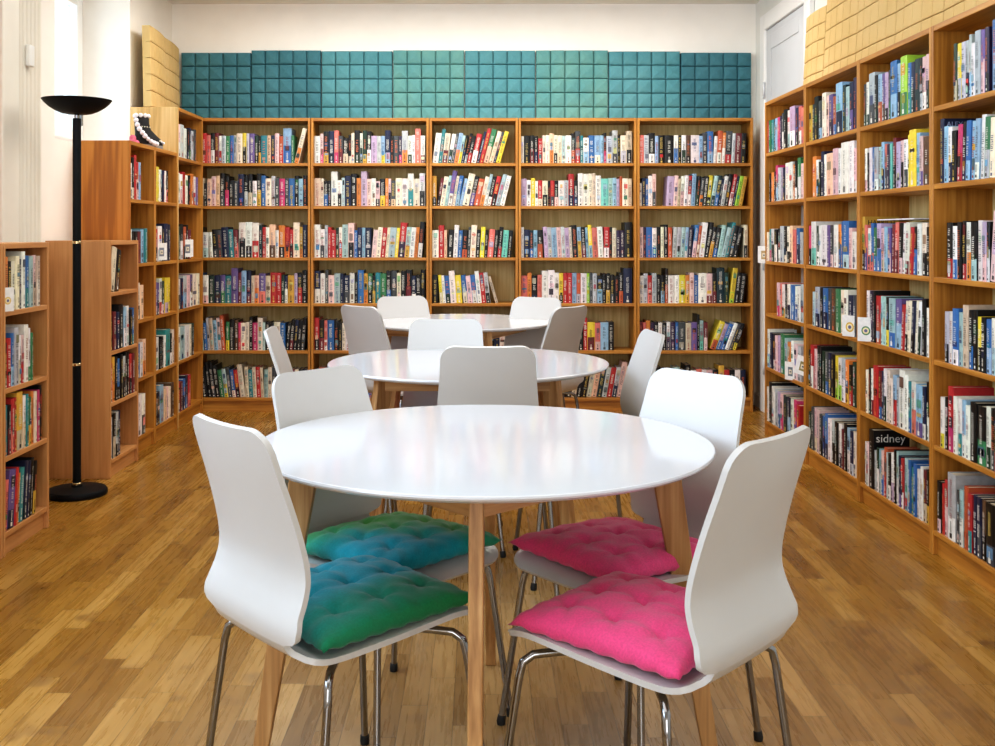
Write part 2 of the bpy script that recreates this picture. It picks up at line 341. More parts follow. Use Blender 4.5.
# one line per shelf, top shelf first: start and end (share of the inner width), then the spines from left to right
SHELVES = {
'B1': [(.0,.99,'o6- r6+ c5 kw6 R6 wr5- s5 g5 b5 s5- W6+ yk6 s6- v6+ Gk5 kY5- t5+ i5 n5 P6 Or5 ub8++ g5- >14 Wo8'),
       (.0,.99,'ek5+ k3- i5 P6 i6 kS7 kp6 k4 S4 n7+ ks6 ke7 w4 kY7 b6 W5+ s6 S5 p5+ S5 b5+ k6 u5 k6'),
       (.0,.99,'k6- wa4+ <3 w4- kS5 S5 n6+ t5 Rc5 | wk8+ wk8+ wr8+ d7- r6- w6- iB7+ w5- ok7+ ro6 rk5- W8+ Yo6- n7'),
       (.0,.99,'bw6- wP5+ G5+ n5+ vg5 t5+ v8+ R6- u7 nR7 e5- io5 vc6+ e5 r6+ r6 G5- nw5- Y5+ m6- kr6 k7'),
       (.0,.99,'<4 a5 b5 s7- e7 u6 P7 O8 | gy5 k6+ B6 pr5- W5+ W5 k7 p5+ W7+ a5- k5+ k5 W5- W5 b5+ >5 k5 kR6 nk6 k6 kS7'),
       (.0,.99,'<7 k6+ k8 kS8 k7 g5 ay5 S6 bW5 rk5 W7+ <3 W6 t5 W6 r6 e6- | a5 W6 S6 k5+ w5 k5+ R5 W5 k5 n5')],
'B2': [(.0,.99,'w5+ Pp6- kY7+ n7+ cp7 SR5 ke4+ kW5- W6- kG7+ wG6- GY7 kw7 m5+ s5 uy5 nu7+ k5- S5+ Vp5- so7+ wG5 w5- c8+ wR5'),
       (.0,.99,'e5+ W5- kb4 k4- w8+ wk4 a5- n6+ k7+ o5 m8+ P5 w5 Pk4 ky5+ o5- Pk5- Si4 W5+ w5+ wt7+ W5+ wk7+'),
       (.0,.99,'w7+ wS5 s7- r6- r5 G6- wr6- a7+ Pk8+ b5- n6 u6- n6+ >5 P5 W6 r6 W6- a6+ y6- rV8+ aY6 w6 o6- kw8'),
       (.0,.99,'nw7+ w6 S7- P5+ a6+ n6- nS5+ w6 k5- b7+ Yo6 gk6 kY5- t6 g6+ kb7 S7+ W6 k7 kR7+ nw5 k5 k7'),
       (.0,.99,'rk7 kR6 cw6- b6+ k6 k5- W5- w5 k5+ k5 r5 W5 n5 k5 S5+ w5 k5 t5 k6+ n5 W5 k5'),
       (.0,.99,'k5 cr6 k5 w5 G5 W5 S5+ r5 k6 w5 n5 b5 k5+ W5 k5 t5 w5 k5 R5 k6 W5 n5 k5')],
'B3': [(.0,.93,'>7 w6+ t8 WR6+ >10 wG6 S6- uo6 ay5- kn5- >12 ks6- kr5 rw6+ >14 n7- r8 gi8+ >16 Wi7 Sn7- y7'),
       (.0,.96,'Yk6 >9 Rk5- W6 a6- vw8 W6- bu6 >12 u5- W7+ kv6 O5+ Wo6 aw7- kw6 rk6 >14 a7 w6'),
       (.0,.98,'w5+ r7+ i5- >3 k5+ w7 b5 kO5+ S6- W7+ k5 y6 k5- >5 c5+ k5 kr6 q5+ k5'),
       (.0,.80,'k5+ <4 yW5- w5- bG5 w7+ y5+ <6 bW5 P5 bw5 w7 r6 sk6 <16 e5-'),
       (.0,.95,'w5 k5 r5 W5 n5 k5 S5+ w5 k5 t5 k6+ n5 W5 k5'),
       (.0,.90,'>8 W5 k5 n5 k6 k5 e5 k5+ r5 k5 k6 W5 k5 S5 k5')],
'B4': [(.0,.99,'w5- k5+ kR5 kn5 r4 W5- W5 io6 Wk5 Wi5 a5 w5+ kO6 Sr7+ t5- wu4+ b5+ uW5+ u5- kp6- s5+ sS7+ k5- Ws5+ ek7+'),
       (.0,.99,'m5+ w4 y5 w4- rW4 Wk4+ k4- rS4 kP4 w4+ s4 rn7+ kn4 w7+ w7+ W7 e7- w6+ q5++ a5 u5 m5- O6- W5+ e5'),
       (.0,.99,'w6- n5+ db5 u5 kO5+ <3 m6 s6 u6+ P6 s6 m6 W6- k7+ uY6 kR6 u6- yu7 c6+ w6+ | rw6+ k6- W6 V5 V5 k8++'),
       (.0,.99,'c5+ o6 kn5+ c5 w7+ w7+ w6 yk6 r6 r6 u6 Os6 w6+ l6- S6- s6 ku5+ k6- kY6 kS5 k5 kO6 n8++'),
       (.0,.83,'k5 w5 S5 k5+ n5 W5 k5 R5 k5 w5 k5 r7- yR5+ cP5 u5+ k5'),
       (.0,.99,'>6 k5 w5 k5 S5 R5 k5 k5 n5 >10 k4 k5 ie6 k6 k6 W7 i6 d7 s6 r6 sn6 P8 w6')],
'B5': [(.0,.98,'c5 s5 kw6+ u5- k5+ k5++ wb5 k5- wG5 Bk5 w5++ u5- S6 bu7+ >3 w5- Ow7 ow6- Sr7+ s6- R6+ k6'),
       (.0,.99,'w3- n5 b5- w6 PS7 ~9 >3 m6++ P6 e5- wP6 w6 rw6 u7 >6 kG6 So5 k6 yk6 >9 ad6 db6 n5- ws6 k7 >11 rw7 n6- l6 Y6'),
       (.0,.99,'P6 V6- b6+ wb6 k6 W6- k7 O6 >3 s6 sa6 a6 uw6- V6 >7 bP7 OW7- w8+ >10 k8 kY6 kb6 a7 >13 a6 t8- k7 k6 | Wk7'),
       (.0,.98,'w5 s6 rc5 s6 k5 ku5 kO8- w5+ w5 y5+ oY5 P6 b5 w6++ PR6+ kR6 d8++ G6 >7 yl8 k6 k6'),
       (.0,.97,'R5 c5- o6 V5 k5 w5 k5 wV5 V5+ b5- S5++ e5+ v5+ k8- aq6 RP5 ~2 >20 yO6+ mb5 b5 w5 S5- ky5'),
       (.0,.97,'k5 k5 i6 k6 w5 k5+ a6 k5 k7 w5 c5 w5 P5 k5 Y7 r5 k5 w5 n5')],
'R1': [(.0,.97,'r5- g5 t5 k5- u5 p5 V5- Sw6- k7+ wa6 mw7++ nk6 cw6 c5'),
       (.06,.97,'k4- o4 k4- pu6 s5 m5- n5 w6+ w6 o5- kw6- gw7 P5'),
       (.0,.97,'W4- tp5 wG5 kw5 kw5 s6+ kW6 Wk6 i6 c5 bn5 s4'),
       (.28,.97,'Pp5 c5- wY5 k5 wn5 b5+ wb5 w5 s6'),
       (.0,.97,'wu7 n6 kw6 P6 m6 g7+ a6 o5 w6 P5 s5'),
       (.0,.97,'w6- k8 w7 s6 mb6 Pp6 d6+ nu6 w6 pv6 r5')],
'R2': [(.04,.97,'Y5 d5- k7+ Su5 W7+ P6 vV6+ Ob5 un8++ d7 a6 nv7 V8'),
       (.10,.97,'o6+ wG5 k4- n7 w6- i6++ P7+ w7 w8++ w8+ Pw6'),
       (.02,.97,'pk6 wq7++ Gw6 w6 w6++ v6 SP6 w6+ ob6 b7- ba7++ P5 w4+'),
       (.10,.97,'a4 sn6+ k6 bn6+ S6 B6+ g6+ W6 w6 nB5+ S5'),
       (.02,.97,'k5- rw7 P6 k7 k7- G6 Sb6 n6 k6 yl6 wl6 sw6 oY6 kr5 G6'),
       (.02,.97,'G5 S7 Pe7 P7 Sk6 bn6 bn7 w6+ sk6 k6 wn6 R5- k7 uw6 ns6 W6')],
'R3': [(.02,.99,'SG5 wG5 sS7++ kG6 uO6+ vB6 mk6 Sg6- bu8++ uk7 lg8++ bt6 nk6 d6+ ks6 Pw6 PG6'),
       (.04,.99,'wP5 k4 w5 b5 sw5+ a5 un6 cS5 V5 q5- Rk6 m5+ Pk5 wS5+ y6- y7++ u6 Pv5 B5++'),
       (.0,.99,'Yk8 cv6 wc5 bc6 gb5 mb6+ Pe5 u5 vP5 >2 R6 cR6 kP6 >4 w6 wR6 r5 kb5 | w6 Wk6+ k5'),
       (.08,.98,'wr7 V7+ k7- rO6++ a6 a6 ky6 ab6++ vu6++ >5 r5 Wk6 W6 nk6 W6 wG6 | k7 w5'),
       (.06,.98,'W5 kG6 wR6 r7++ Rb6 n6 wG7 W7 W5 ur6+ s6 w8++ w7 tb6 wc6+ uv6++ nw6 kw7'),
       (.04,.98,'w5 Pw5 k9++ s4 Gw5 us5 Pb5 Or6 s5- kw5 wm6 k7 aw7 nv6 rw6 au6+ b6 t5 b6 w5 w6 Re6 kY6')],
'R4': [(.20,.98,'Ge6 ys6 s6 sn6 su7- w5 s7+ vP7 Vk7 ~3 bu8+ w6 p6 k6 s6 w6 n6 r6 W6 a6'),
       (.04,.98,'n8 u6 wn6 k5 >3 pr6 kV6 bu6 u6 uw6 w7 gs6 W6 wP6 >6 gu7 w6 r6 k6 b6 w6'),
       (.13,.98,'kr6+ wb5 k6 kr6 wo6+ ka6+ w6 mP6 kw6- >6 P8+ w7 e7 P7 w6 k6 r6 w6'),
       (.10,.98,'sk5 w5 bw6+ a5 e7+ kb6 k6 yk5 k5 bu5 wa5 wu6 Ye5 r6 k6 w6 b6 s6 n6'),
       (.05,.98,'wy5 k5 rp8+ w6 wt6 uw6 w5 k6+ kg6++ wG6 kS6 kc6 Pr6 na5 w6 k6 r6 b6 y6'),
       (.02,.98,'kP5 r5- rP6 sw8++ S5 aw6 O7 rt6 n6 nS6 Bk6 kS6++ Gk6+ a6 yt5 nw6 wc6 rP6 k6 w6')],
'L1': [(.0,.5,'wk5 kW7 r8 rP6 u6'), (.0,.75,'w5- k4 kw4 R4 u5 t5'), (.0,.62,'k5 or5 Wk6 i5'), (.0,.75,'wb5 k4 b5 w5 io6'), (.0,.8,'r5 r5 w7+ wS7')],
'L2': [(.0,.62,'w5 y6+ w5- ak5 n5 w5 kc5'), (.0,.75,'rk5 ws6+ k5 n7+ n7'), (.0,.75,'vS5 vn5 wr6 GP5 ym6+ y6'), (.0,.95,'w5++ k4 k5 w5 t7++ kw5 W6'), (.0,.9,'k5 n5 u7+ i5 P5 W5 B6')],
'L3': [(.0,.95,'Pw6 s6+ w5 kn5 ng6 s5 S6'), (.0,.95,'w5 wP5 r6 w5 k5 o6+ wr5 v5'), (.0,.85,'G6 kw7+ Ok6 k7 R5'), (.0,.95,'wk5 n5 su6+ P6+ vw6 W6++ W6'), (.0,.95,'w6 a6++ w6++ W6 Gk6'), (.0,.9,'rw5 R5 bn5 nb6 rc6')],
'S1': [(.0,.86,'ob6 ko5 W5 W6 S5- w7 bt6 a6 Pe6 eW6'), (.0,.68,'kg4 r5+ bu6 s7+ we5 Pr5 w7+ wg6 g5-'), (.0,.92,'t5+ kR5 rc6 r6 Ye7++ we6 t6 gY5 o6 W6 p6 k7'), (.0,.80,'>6 c5 vn7++ r7 o5- t6+ nd7 n7 k7 kY6')],
'S2': [(.0,.42,'>11 W7+ kB6'), (.0,.95,'k4 R5 n5 k7+ uw6 w6 k5 bt5'), (.0,.95,'rW5 Yo7 k7 bk6 k7 sk6 kS7 k7 rk6 R6'), (.0,.42,'w6 ke7 sk7 n7')],
'S0': [(.3,.97,'w6 r6 k6 b6'), (.3,.97,'k6 w6 n6 e6'), (.3,.97,'r6 o6 W6 t6'), (.3,.97,'c6 w6 k6 b6')],
}
rng = random.Random(11)
def jit(c, a=.06):
    g = .3*c[0]+.59*c[1]+.11*c[2]; c = tuple(v*.84+g*.16 for v in c)
    k = 1 + rng.uniform(-a, a)
    return tuple(max(0, min(255, v*k*(1+rng.uniform(-a, a)*.4))) for v in c)
def lum(c): return .3*c[0]+.59*c[1]+.11*c[2]

def book_mesh(mb, mp, b, T):
    """cover into mb, page block into mp; T maps book coordinates"""
    w, h, dp, x0 = b['w'], b['h'], b['d'], b['x0']; x1 = x0 + w
    r = random.Random(b['seed'])
    c1, c2 = b['c1'], b['c2']
    def box(m, xa, xb, ya, yb, za, zb, col):
        pts = [T @ Vector(p) for p in ((xa,ya,za),(xb,ya,za),(xb,yb,za),(xa,yb,za),(xa,ya,zb),(xb,ya,zb),(xb,yb,zb),(xa,yb,zb))]
        k = len(m.v); m.v += [tuple(p) for p in pts]
        for q in ((0,3,2,1),(4,5,6,7),(0,1,5,4),(1,2,6,5),(2,3,7,6),(3,0,4,7)):
            m.f.append(tuple(k+i for i in q)); m.c.append(col); m.sm.append(False)
    def quad(za, zb, xa, xb, col, y=-.0006):
        mb.face([T @ Vector(p) for p in ((xa,y,za),(xb,y,za),(xb,y,zb),(xa,y,zb))], col)
    t = .0022
    L1 = lin(c1)
    box(mb, x0, x0+t, .003, dp, 0, h, L1); box(mb, x1-t, x1, .003, dp, 0, h, L1)
    # rounded spine in bands
    split = r.uniform(.25, .55)*h if c2 else 0
    bands = [(0, split, lin(c2)), (split, h, L1)] if c2 else [(0, h, L1)]
    for za, zb, col in bands:
        prof = [(x0, .004), (x0+w*.2, .0008), (x0+w*.5, 0), (x1-w*.2, .0008), (x1, .004)]
        for i in range(4):
            (xa, ya), (xb, yb) = prof[i], prof[i+1]
            mb.face([T @ Vector(p) for p in ((xa,ya,za),(xb,yb,za),(xb,yb,zb),(xa,ya,zb))], col)
    zt = h; mb.face([T @ Vector(p) for p in [(x0,.004,zt),(x0+w*.5,0,zt),(x1,.004,zt),(x1,.006,zt),(x0,.006,zt)]], L1)
    box(mp, x0+t, x1-t, .005, dp-.004, .002, h-.004, lin((228,216,190)))
    # lettering strokes along the spine, author, publisher mark, picture patch
    dark = lum(c1) < 120
    tcol = r.choice([(244,242,232)]*4+[(236,206,110),(226,120,80)]) if dark else r.choice([(38,38,44)]*3+[(60,70,120),(150,40,50),(90,90,100)])
    if not dark and max(c1)-min(c1) > 110: tcol = r.choice([(246,244,238),(246,244,238),(36,34,38)])
    tl = lin(tcol); xm = (x0+x1)/2
    for q_ in range(r.choice((0,0,1,1,2))):
        pc = PALB[r.choice('kbrgYtPsWSuknBe')]; mxk = r.uniform(.35,.9); pc = lin(jit_r(r, tuple(p*mxk+o_*(1-mxk) for p, o_ in zip(pc, c1))))
        za = r.uniform(.08,.75)*h; quad(za, min(h*.98, za+r.uniform(.05,.2)*h), x0+w*r.uniform(.1,.3), x1-w*r.uniform(.1,.3), pc, -.0004)
    za, ze = r.uniform(.3,.45)*h, r.uniform(.72,.92)*h
    gw = min(.0085, w*r.uniform(.18,.30)); gh = max(.0042, gw*.85); k = r.uniform(.72,1); tl = tuple(a*k+b_*(1-k) for a, b_ in zip(tl, L1))
    while za < ze:
        if r.random() < .16: za += gh*.9; continue
        k = r.uniform(.6, 1)
        quad(za, za+gh*.3, xm-gw, xm+gw*k, tl)
        if r.random() < .7: quad(za+gh*.3, za+gh*.62, xm-gw, xm-gw*.45, tl)
        if r.random() < .5: quad(za+gh*.3, za+gh*.62, xm+gw*.3, xm+gw*.8, tl)
        za += gh*1.02
    za = .12*h; ze = r.uniform(.2,.3)*h; g2 = gw*.6; t2 = tl
    if c2: t2 = lin((240,238,230)) if lum(c2) < 120 else lin((40,40,46))
    while za < ze:
        quad(za, za+g2*.45, xm-g2, xm+g2*r.uniform(.5,1), t2); za += g2*.9
    quad(.03*h, .03*h+w*.28, xm-w*.14, xm+w*.14, t2)
def jit_r(r, c): return tuple(max(0, min(255, v*r.uniform(.9,1.08))) for v in c)

books = []
def parse(unit, ri, spec):
    (ox, oy), rz, W, rows, H = units[unit]
    f0, f1, s = spec; n = len(rows); z = rows[n-1-ri] + .0102
    head = ((rows[n-ri] if ri > 0 else H-.012) - .0108) - z
    Wi = W - .038; toks = s.split(); lean = 0; items = []; wt = 0
    for t in toks:
        if t[0] == '>': lean = math.radians(float(t[1:])); continue
        if t[0] == '<': lean = -math.radians(float(t[1:])); continue
        if t == '|': lean = 0; continue
        if t[0] == '~': items.append(('gap', float(t[1:])/100*Wi)); continue
        k = 0
        while t[k] not in '0123456789': k += 1
        cols, hd, suf = t[:k], int(t[k]), t[k+1:]
        wd = {'': .027, '-': .019, '+': .037, '++': .052}[suf]*rng.uniform(.92,1.08)
        h = min(.108 + .0167*hd + rng.uniform(-.004,.004), head-.012)
        items.append(dict(w=wd, h=h, lean=lean, c1=jit(PALB[cols[0]]), c2=jit(PALB[cols[1]]) if len(cols) > 1 else None, code=cols[0], suf=suf, hd=hd))
    # lay out, then rescale the thicknesses so the row spans f0..f1
    def layout(k):
        x = 0; prev = None
        for it in items:
            if isinstance(it, tuple): x += it[1]; prev = None; continue
            a = it['lean']; w = it['w']*k; ca, sa = math.cos(a), abs(math.sin(a))
            if a > 0:
                if prev is not None and prev['lean'] > 0 and a > prev['lean']:
                    x += .35*it['h']*0
                it['x'] = x + w*ca; x = it['x'] - w*ca + w/ca
            else:
                if a < 0 and (prev is None or prev['lean'] > a):
                    pl = prev['lean'] if prev is not None else 0
                    x += it['h']*(sa - abs(math.sin(pl)))
                if a >= 0 and prev is not None and prev['lean'] > 0:
                    x += min(prev['h'], it['h'])*math.sin(prev['lean'])
                it['x'] = x; x += w/ca if a else w
            it['wk'] = w; prev = it
        if prev is not None and prev['lean'] > 0: x += prev['h']*math.sin(prev['lean'])
        return x
    span = (f1-f0)*Wi - .004; lo, hi = .3, 2.2
    for _ in range(40):
        mid = (lo+hi)/2
        if layout(mid) > span: hi = mid
        else: lo = mid
    k = lo; layout(k)
    R = Matrix.Rotation(rz, 4, 'Z'); bl = [i for i in items if not isinstance(i, tuple)]
    setback = {'B': .03, 'R': .005, 'L': .004, 'S': .004}[unit[0]]
    dmax = {'B': .275, 'R': .232, 'L': .285, 'S': .31}[unit[0]] - .012
    for idx, it in enumerate(bl):
        w = max(.006, it['wk']-.0006); a = it['lean']
        sb = setback + rng.uniform(0, .010 if unit[0] == 'B' else .006); dp = min(.105 + .35*(it['h']-.11)+rng.uniform(0,.02), dmax-sb)
        dp = max(.1, dp)
        lx = .019 + .002 + f0*Wi + it['x']
        loc = Vector((ox, oy, 0)) + R @ Vector((lx, sb, z))
        x0 = -w if a > 0 else 0
        cx = loc.x; s = F/loc.y; face = s*s*w*it['h']
        if unit[0] != 'B':  # foreshortened spine
            face *= abs(loc.x)/loc.y
        px = 480 + s*loc.x; py = 233.5 - s*(loc.z + it['h']*.6 - EYE)
        books.append(dict(unit=unit, row=ri, idx=idx, n=len(bl), loc=loc, rz=rz, lean=a, w=w, h=it['h'], d=dp, x0=x0, c1=it['c1'], c2=it['c2'], code=it['code'], seed=rng.random(), area=face, px=px, py=py, nrow=n, suf=it['suf']))
for un in SHELVES:
    for ri, sp_ in enumerate(SHELVES[un]): parse(un, ri, sp_)

def hidden(b):
    x, y = b['px'], b['py']
    if x < 1 or x > 992 or y < 1: return True
    if b['unit'][0] == 'B' and b['row'] >= 4:
        if b['row'] == 4: return (338 < x < 585) or (636 < x < 664)
        return x > 262 and not (568 < x < 628) and x > 262
    if b['unit'] == 'L1' and b['row'] >= 2 and x < 140: return True
    if b['unit'] == 'R1' and b['row'] == 5 and x > 800: return False
    return False
ORD = ['top', 'second', 'third', 'fourth', 'fifth', 'sixth']
def shelf_words(b):
    if b['row'] == 0 : return 'top shelf'
    if b['row'] == b['nrow']-1: return 'bottom shelf'
    return ORD[b['row']] + ' shelf down'
UW = dict(B1='back left corner bookcase', B2='second back wall bookcase', B3='narrow middle back bookcase', B4='fourth back wall bookcase', B5='back bookcase beside door', R1='right wall bookcase beside door', R2='second right bookcase from door', R3='third right bookcase from door', R4='nearest right wall bookcase', L1='bookcase under the window', L2='bookcase below the boot', L3='pale-sided corner bookcase', S1='low bookcase before lamp', S2='low bookcase behind lamp', S0='edge low bookcase')
NUM = ['first','second','third','fourth','fifth','sixth','seventh','eighth','ninth','tenth','eleventh','twelfth','thirteenth','fourteenth','fifteenth','sixteenth','seventeenth','eighteenth','nineteenth','twentieth','twenty-first','twenty-second','twenty-third','twenty-fourth','twenty-fifth','twenty-sixth','twenty-seventh']
byshelf = {}
for b in books: byshelf.setdefault((b['unit'], b['row']), []).append(b)
def label(b):
    row = byshelf[(b['unit'], b['row'])]; i = b['idx']; c = CNAME[b['code']]
    where = shelf_words(b) + ', ' + UW[b['unit']]
    same = [q for q in row if q['code'] == b['code']]
    if len(same) == 1: return 'the only %s book on the %s' % (c, where)
    key = lambda j: (row[j-1]['code'] if j > 0 else '', row[j]['code'], row[j+1]['code'] if j < len(row)-1 else '')
    if 0 < i < len(row)-1 and sum(1 for j in range(len(row)) if key(j) == key(i)) == 1:
        s = '%s book between %s and %s ones, %s' % (c, CNAME[row[i-1]['code']], CNAME[row[i+1]['code']], where)
        if len(s.split()) <= 16: return s
    k = same.index(b)
    return '%s book, %s %s one from left, %s' % (c, NUM[k], c.split()[-1], where) if False else '%s of %d %s books from left, %s' % (NUM[k], len(same), c, where)
vis = [b for b in books if not hidden(b)]
vis.sort(key=lambda b: -b['area'])
solo = set(id(b) for b in vis[:294]) | set(id(b) for b in books if (b['unit'],b['row'],b['idx']) in (('R3',5,2),('R4',1,0),('R3',2,0)))
stuff = MB(); n_solo = 0; solo_objs = {}
for b in books:
    Rm = Matrix.Translation(b['loc']) @ Matrix.Rotation(b['rz'], 4, 'Z') @ Matrix.Rotation(b['lean'], 4, 'Y')
    if id(b) in solo:
        mb, mp = MB(), MB(); book_mesh(mb, mp, b, Matrix.Identity(4))
        top_seen = b['loc'].z + b['h'] < EYE - .05
        if not top_seen: mb.v, mb.f, mb.c, mb.sm = mb.v+mp.v, mb.f+[tuple(i+len(mb.v) for i in f) for f in mp.f], mb.c+mp.c, mb.sm+mp.sm
        o = mb.build('book', M_['book']); o.location = b['loc']; o.rotation_euler = (0, b['lean'], b['rz'])
        tag(o, label(b), 'book', 'books on the %s of the %s' % (shelf_words(b), UW[b['unit']]))
        if top_seen: mp.build('page_block', M_['book'], o)
        solo_objs[(b['unit'], b['row'], b['idx'])] = (o, b)
    elif b['unit'] != 'S0' and not (b['px'] > 1040):
        book_mesh(stuff, stuff, b, Rm)
so = stuff.build('shelved_books', M_['book']); tag(so, 'remaining smaller books filling the bookcases around the room', 'books', None, 'stuff')

# lettering on three covers that show above their neighbours (facing the viewer)
def cover_text(key, txt, size, m, dx, dz, name='title_lettering'):
    if key not in solo_objs: print('NO BOOK', key); return
    o, b = solo_objs[key]
    cu = bpy.data.curves.new(name, 'FONT'); cu.body = txt; cu.size = size; cu.extrude = .0003; cu.resolution_u = 3
    tmp = bpy.data.objects.new('tmp', cu); C.objects.link(tmp); dg = bpy.context.evaluated_depsgraph_get()
    me = bpy.data.meshes.new_from_object(tmp.evaluated_get(dg)); bpy.data.objects.remove(tmp)
    me.materials.clear(); me.materials.append(m)
    t = bpy.data.objects.new(name, me); C.objects.link(t); t.parent = o
    # book x axis points to the viewer on the right wall: near cover plane is x = x0 + w, reading direction is +y
    x1 = b['x0'] + b['w'] + .0006
    t.matrix_local = Matrix(((0,0,1,x1),(1,0,0,dx),(0,1,0,b['h']-dz),(0,0,0,1)))
cover_text(('R3',5,2), 'sidney', .052, M_['letter'], .012, .052)
cover_text(('R4',1,0), 'ALEXANDER', .026, M_['letterg'], .012, .03)
cover_text(('R3',2,0), 'HARRIOT', .03, M_['letterk'], .014, .036)

# ------------------------------------------------------------------ chairs
PROF = [(-.118,.86),(-.096,.79),(-.070,.71),(-.051,.64),(-.043,.592),(-.046,.55),(-.055,.515),(-.062,.486),(-.058,.456),(-.038,.431),(-.004,.420),(.04,.417),(.10,.419),(.19,.424),(.28,.431),(.335,.433),(.376,.424),(.394,.411)]
def catmull(P, n):
    out = []
    for i in range(len(P)-1):
        p0 = P[max(i-1,0)]; p1 = P[i]; p2 = P[i+1]; p3 = P[min(i+2,len(P)-1)]
        for k in range(n):
            t = k/n
            out.append(tuple(.5*(2*p1[j]+(p2[j]-p0[j])*t+(2*p0[j]-5*p1[j]+4*p2[j]-p3[j])*t*t+(3*p1[j]-p0[j]-3*p2[j]+p3[j])*t**3) for j in (0,1)))
    out.append(P[-1]); return out
CP = catmull(PROF, 6)
arc = [0]
for a, b_ in zip(CP, CP[1:]): arc.append(arc[-1] + math.hypot(b_[0]-a[0], b_[1]-a[1]))
TOT = arc[-1]
def interp(x, pts):
    if x <= pts[0][0]: return pts[0][1]
    for (a, va), (b_, vb) in zip(pts, pts[1:]):
        if x <= b_: return va + (vb-va)*(x-a)/(b_-a)
    return pts[-1][1]
def at_arc(s):
    s = max(0, min(TOT, s))
    for i in range(len(arc)-1):
        if s <= arc[i+1]:
            t = (s-arc[i])/(arc[i+1]-arc[i]); a, b_ = CP[i], CP[i+1]
            return (a[0]+(b_[0]-a[0])*t, a[1]+(b_[1]-a[1])*t)
SJ = next(arc[i] for i in range(len(CP)) if CP[i][1] < .460)   # where back meets seat
HW = [(0,.153),(.10,.158),(.25,.170),(.36,.180),(SJ-.040,.186),(SJ-.018,.184),(SJ-.008,.172),(SJ-.003,.140),(SJ+.022,.138),(SJ+.032,.150),(SJ+.046,.178),(SJ+.075,.190),(TOT,.190)]
def half_w(s):
    w = interp(s, HW); r = .05
    if s < r: w -= r - math.sqrt(max(0, r*r-(r-s)**2))
    e = TOT - s; r = .055
    if e < r: w -= r - math.sqrt(max(0, r*r-(r-e)**2))
    return w
def shell_part(s0, s1, n):
    ss = [s0 + (s1-s0)*i/n for i in range(n+1)]
    if s0 == 0: ss = [0, .0008, .003, .007, .013, .021, .032] + [x for x in ss if x > .04]
    if s1 == TOT: ss = [x for x in ss if x < TOT-.045] + [TOT-x for x in (.036,.024,.015,.008,.003,.0008,0)]
    nu = 12; top = []; th = .0115
    rows_f, rows_b = [], []
    for s in ss:
        y, z = at_arc(s); ya, za = at_arc(s-.004); yb, zb = at_arc(s+.004)
        ty, tz = yb-ya, zb-za; l = math.hypot(ty, tz); ny, nz = -tz/l, ty/l      # sitter-side normal
        w = half_w(s); cur = interp(s, [(0,.022),(.3,.02),(SJ-.06,.010),(SJ+.05,.004),(TOT,.006)])
        rf, rb = [], []
        for j in range(nu+1):
            u = -1 + 2*j/nu; x = w*u; k = cur*(x/.19)**2
            rf.append(Vector((x, y+ny*(k+th/2), z+nz*(k+th/2)))); rb.append(Vector((x, y+ny*(k-th/2), z+nz*(k-th/2))))
        rows_f.append(rf); rows_b.append(rb)
    m = MB(); n = nu+1; R = len(ss)
    for r_ in rows_f: m.v += [tuple(p) for p in r_]
    o = len(m.v)
    for r_ in rows_b: m.v += [tuple(p) for p in r_]
    def add(q): m.f.append(q); m.c.append(None); m.sm.append(True)
    for i in range(R-1):
        for j in range(nu):
            a = i*n+j
            add((a, a+n, a+n+1, a+1)); add((o+a, o+a+1, o+a+n+1, o+a+n))
        a = i*n; add((a, o+a, o+a+n, a+n)); a = i*n+nu; add((a, a+n, o+a+n, o+a))
    for j in range(nu):
        add((j, j+1, o+j+1, o+j)); a = (R-1)*n+j; add((a, o+a, o+a+1, a+1))
    return m
back_me = shell_part(0, SJ, 44).mesh('backrest', M_['shell'], 50)
seat_me = shell_part(SJ, TOT, 34).mesh('seat', M_['shell'], 50)
def leg_path(sx, fr):
    if fr: P = [(.06,.23,.401),(.135,.29,.401),(.172,.322,.398),(.188,.336,.384),(.194,.341,.355),(.232,.378,.012)]
    else:  P = [(.06,.14,.401),(.135,.062,.401),(.180,.018,.398),(.198,.002,.384),(.204,-.003,.355),(.229,-.045,.012)]
    P = [Vector((sx*a, b_, c)) for a, b_, c in P]; out = [P[0]]
    for i in range(1, len(P)-1):
        for k in (-1, 0, 1):
            q = P[i] + (P[i-1]-P[i])*(.3 if k < 0 else 0) + (P[i+1]-P[i])*(.3 if k > 0 and i < len(P)-2 else (.05 if k > 0 else 0))
            out.append(q)
    out.append(P[-1]); return out
leg_mes, foot_mes = [], []
for sx in (-1, 1):
    for fr_ in (True, False):
        pth = leg_path(sx, fr_)
        leg_mes.append(MB().tube(pth, .0085, 12).mesh('leg', M_['chrome'], 60))
        e = pth[-1]; dd = (pth[-1]-pth[-2]).normalized()
        foot_mes.append(MB().tube([e-dd*.012, e-dd*.010, e+dd*.004, e+Vector((0,0,-.012))], [.009,.0105,.0115,.0105], 12).mesh('rubber_foot', M_['rubber'], 50))
brk_me = MB().box(-.075,.075,.13,.26,.404,.414).mesh('mounting_plate', M_['chrome'])
def make_chair(label):
    e = empty('chair'); tag(e, label, 'chair', 'white shell chairs around the tables')
    for me, nm in ((back_me,'backrest'),(seat_me,'seat'),(brk_me,'mounting_plate')):
        o = bpy.data.objects.new(nm, me); C.objects.link(o); o.parent = e
    for lm, fm in zip(leg_mes, foot_mes):
        o = bpy.data.objects.new('leg', lm); C.objects.link(o); o.parent = e
        f_ = bpy.data.objects.new('rubber_foot', fm); C.objects.link(f_); f_.parent = o
    return e
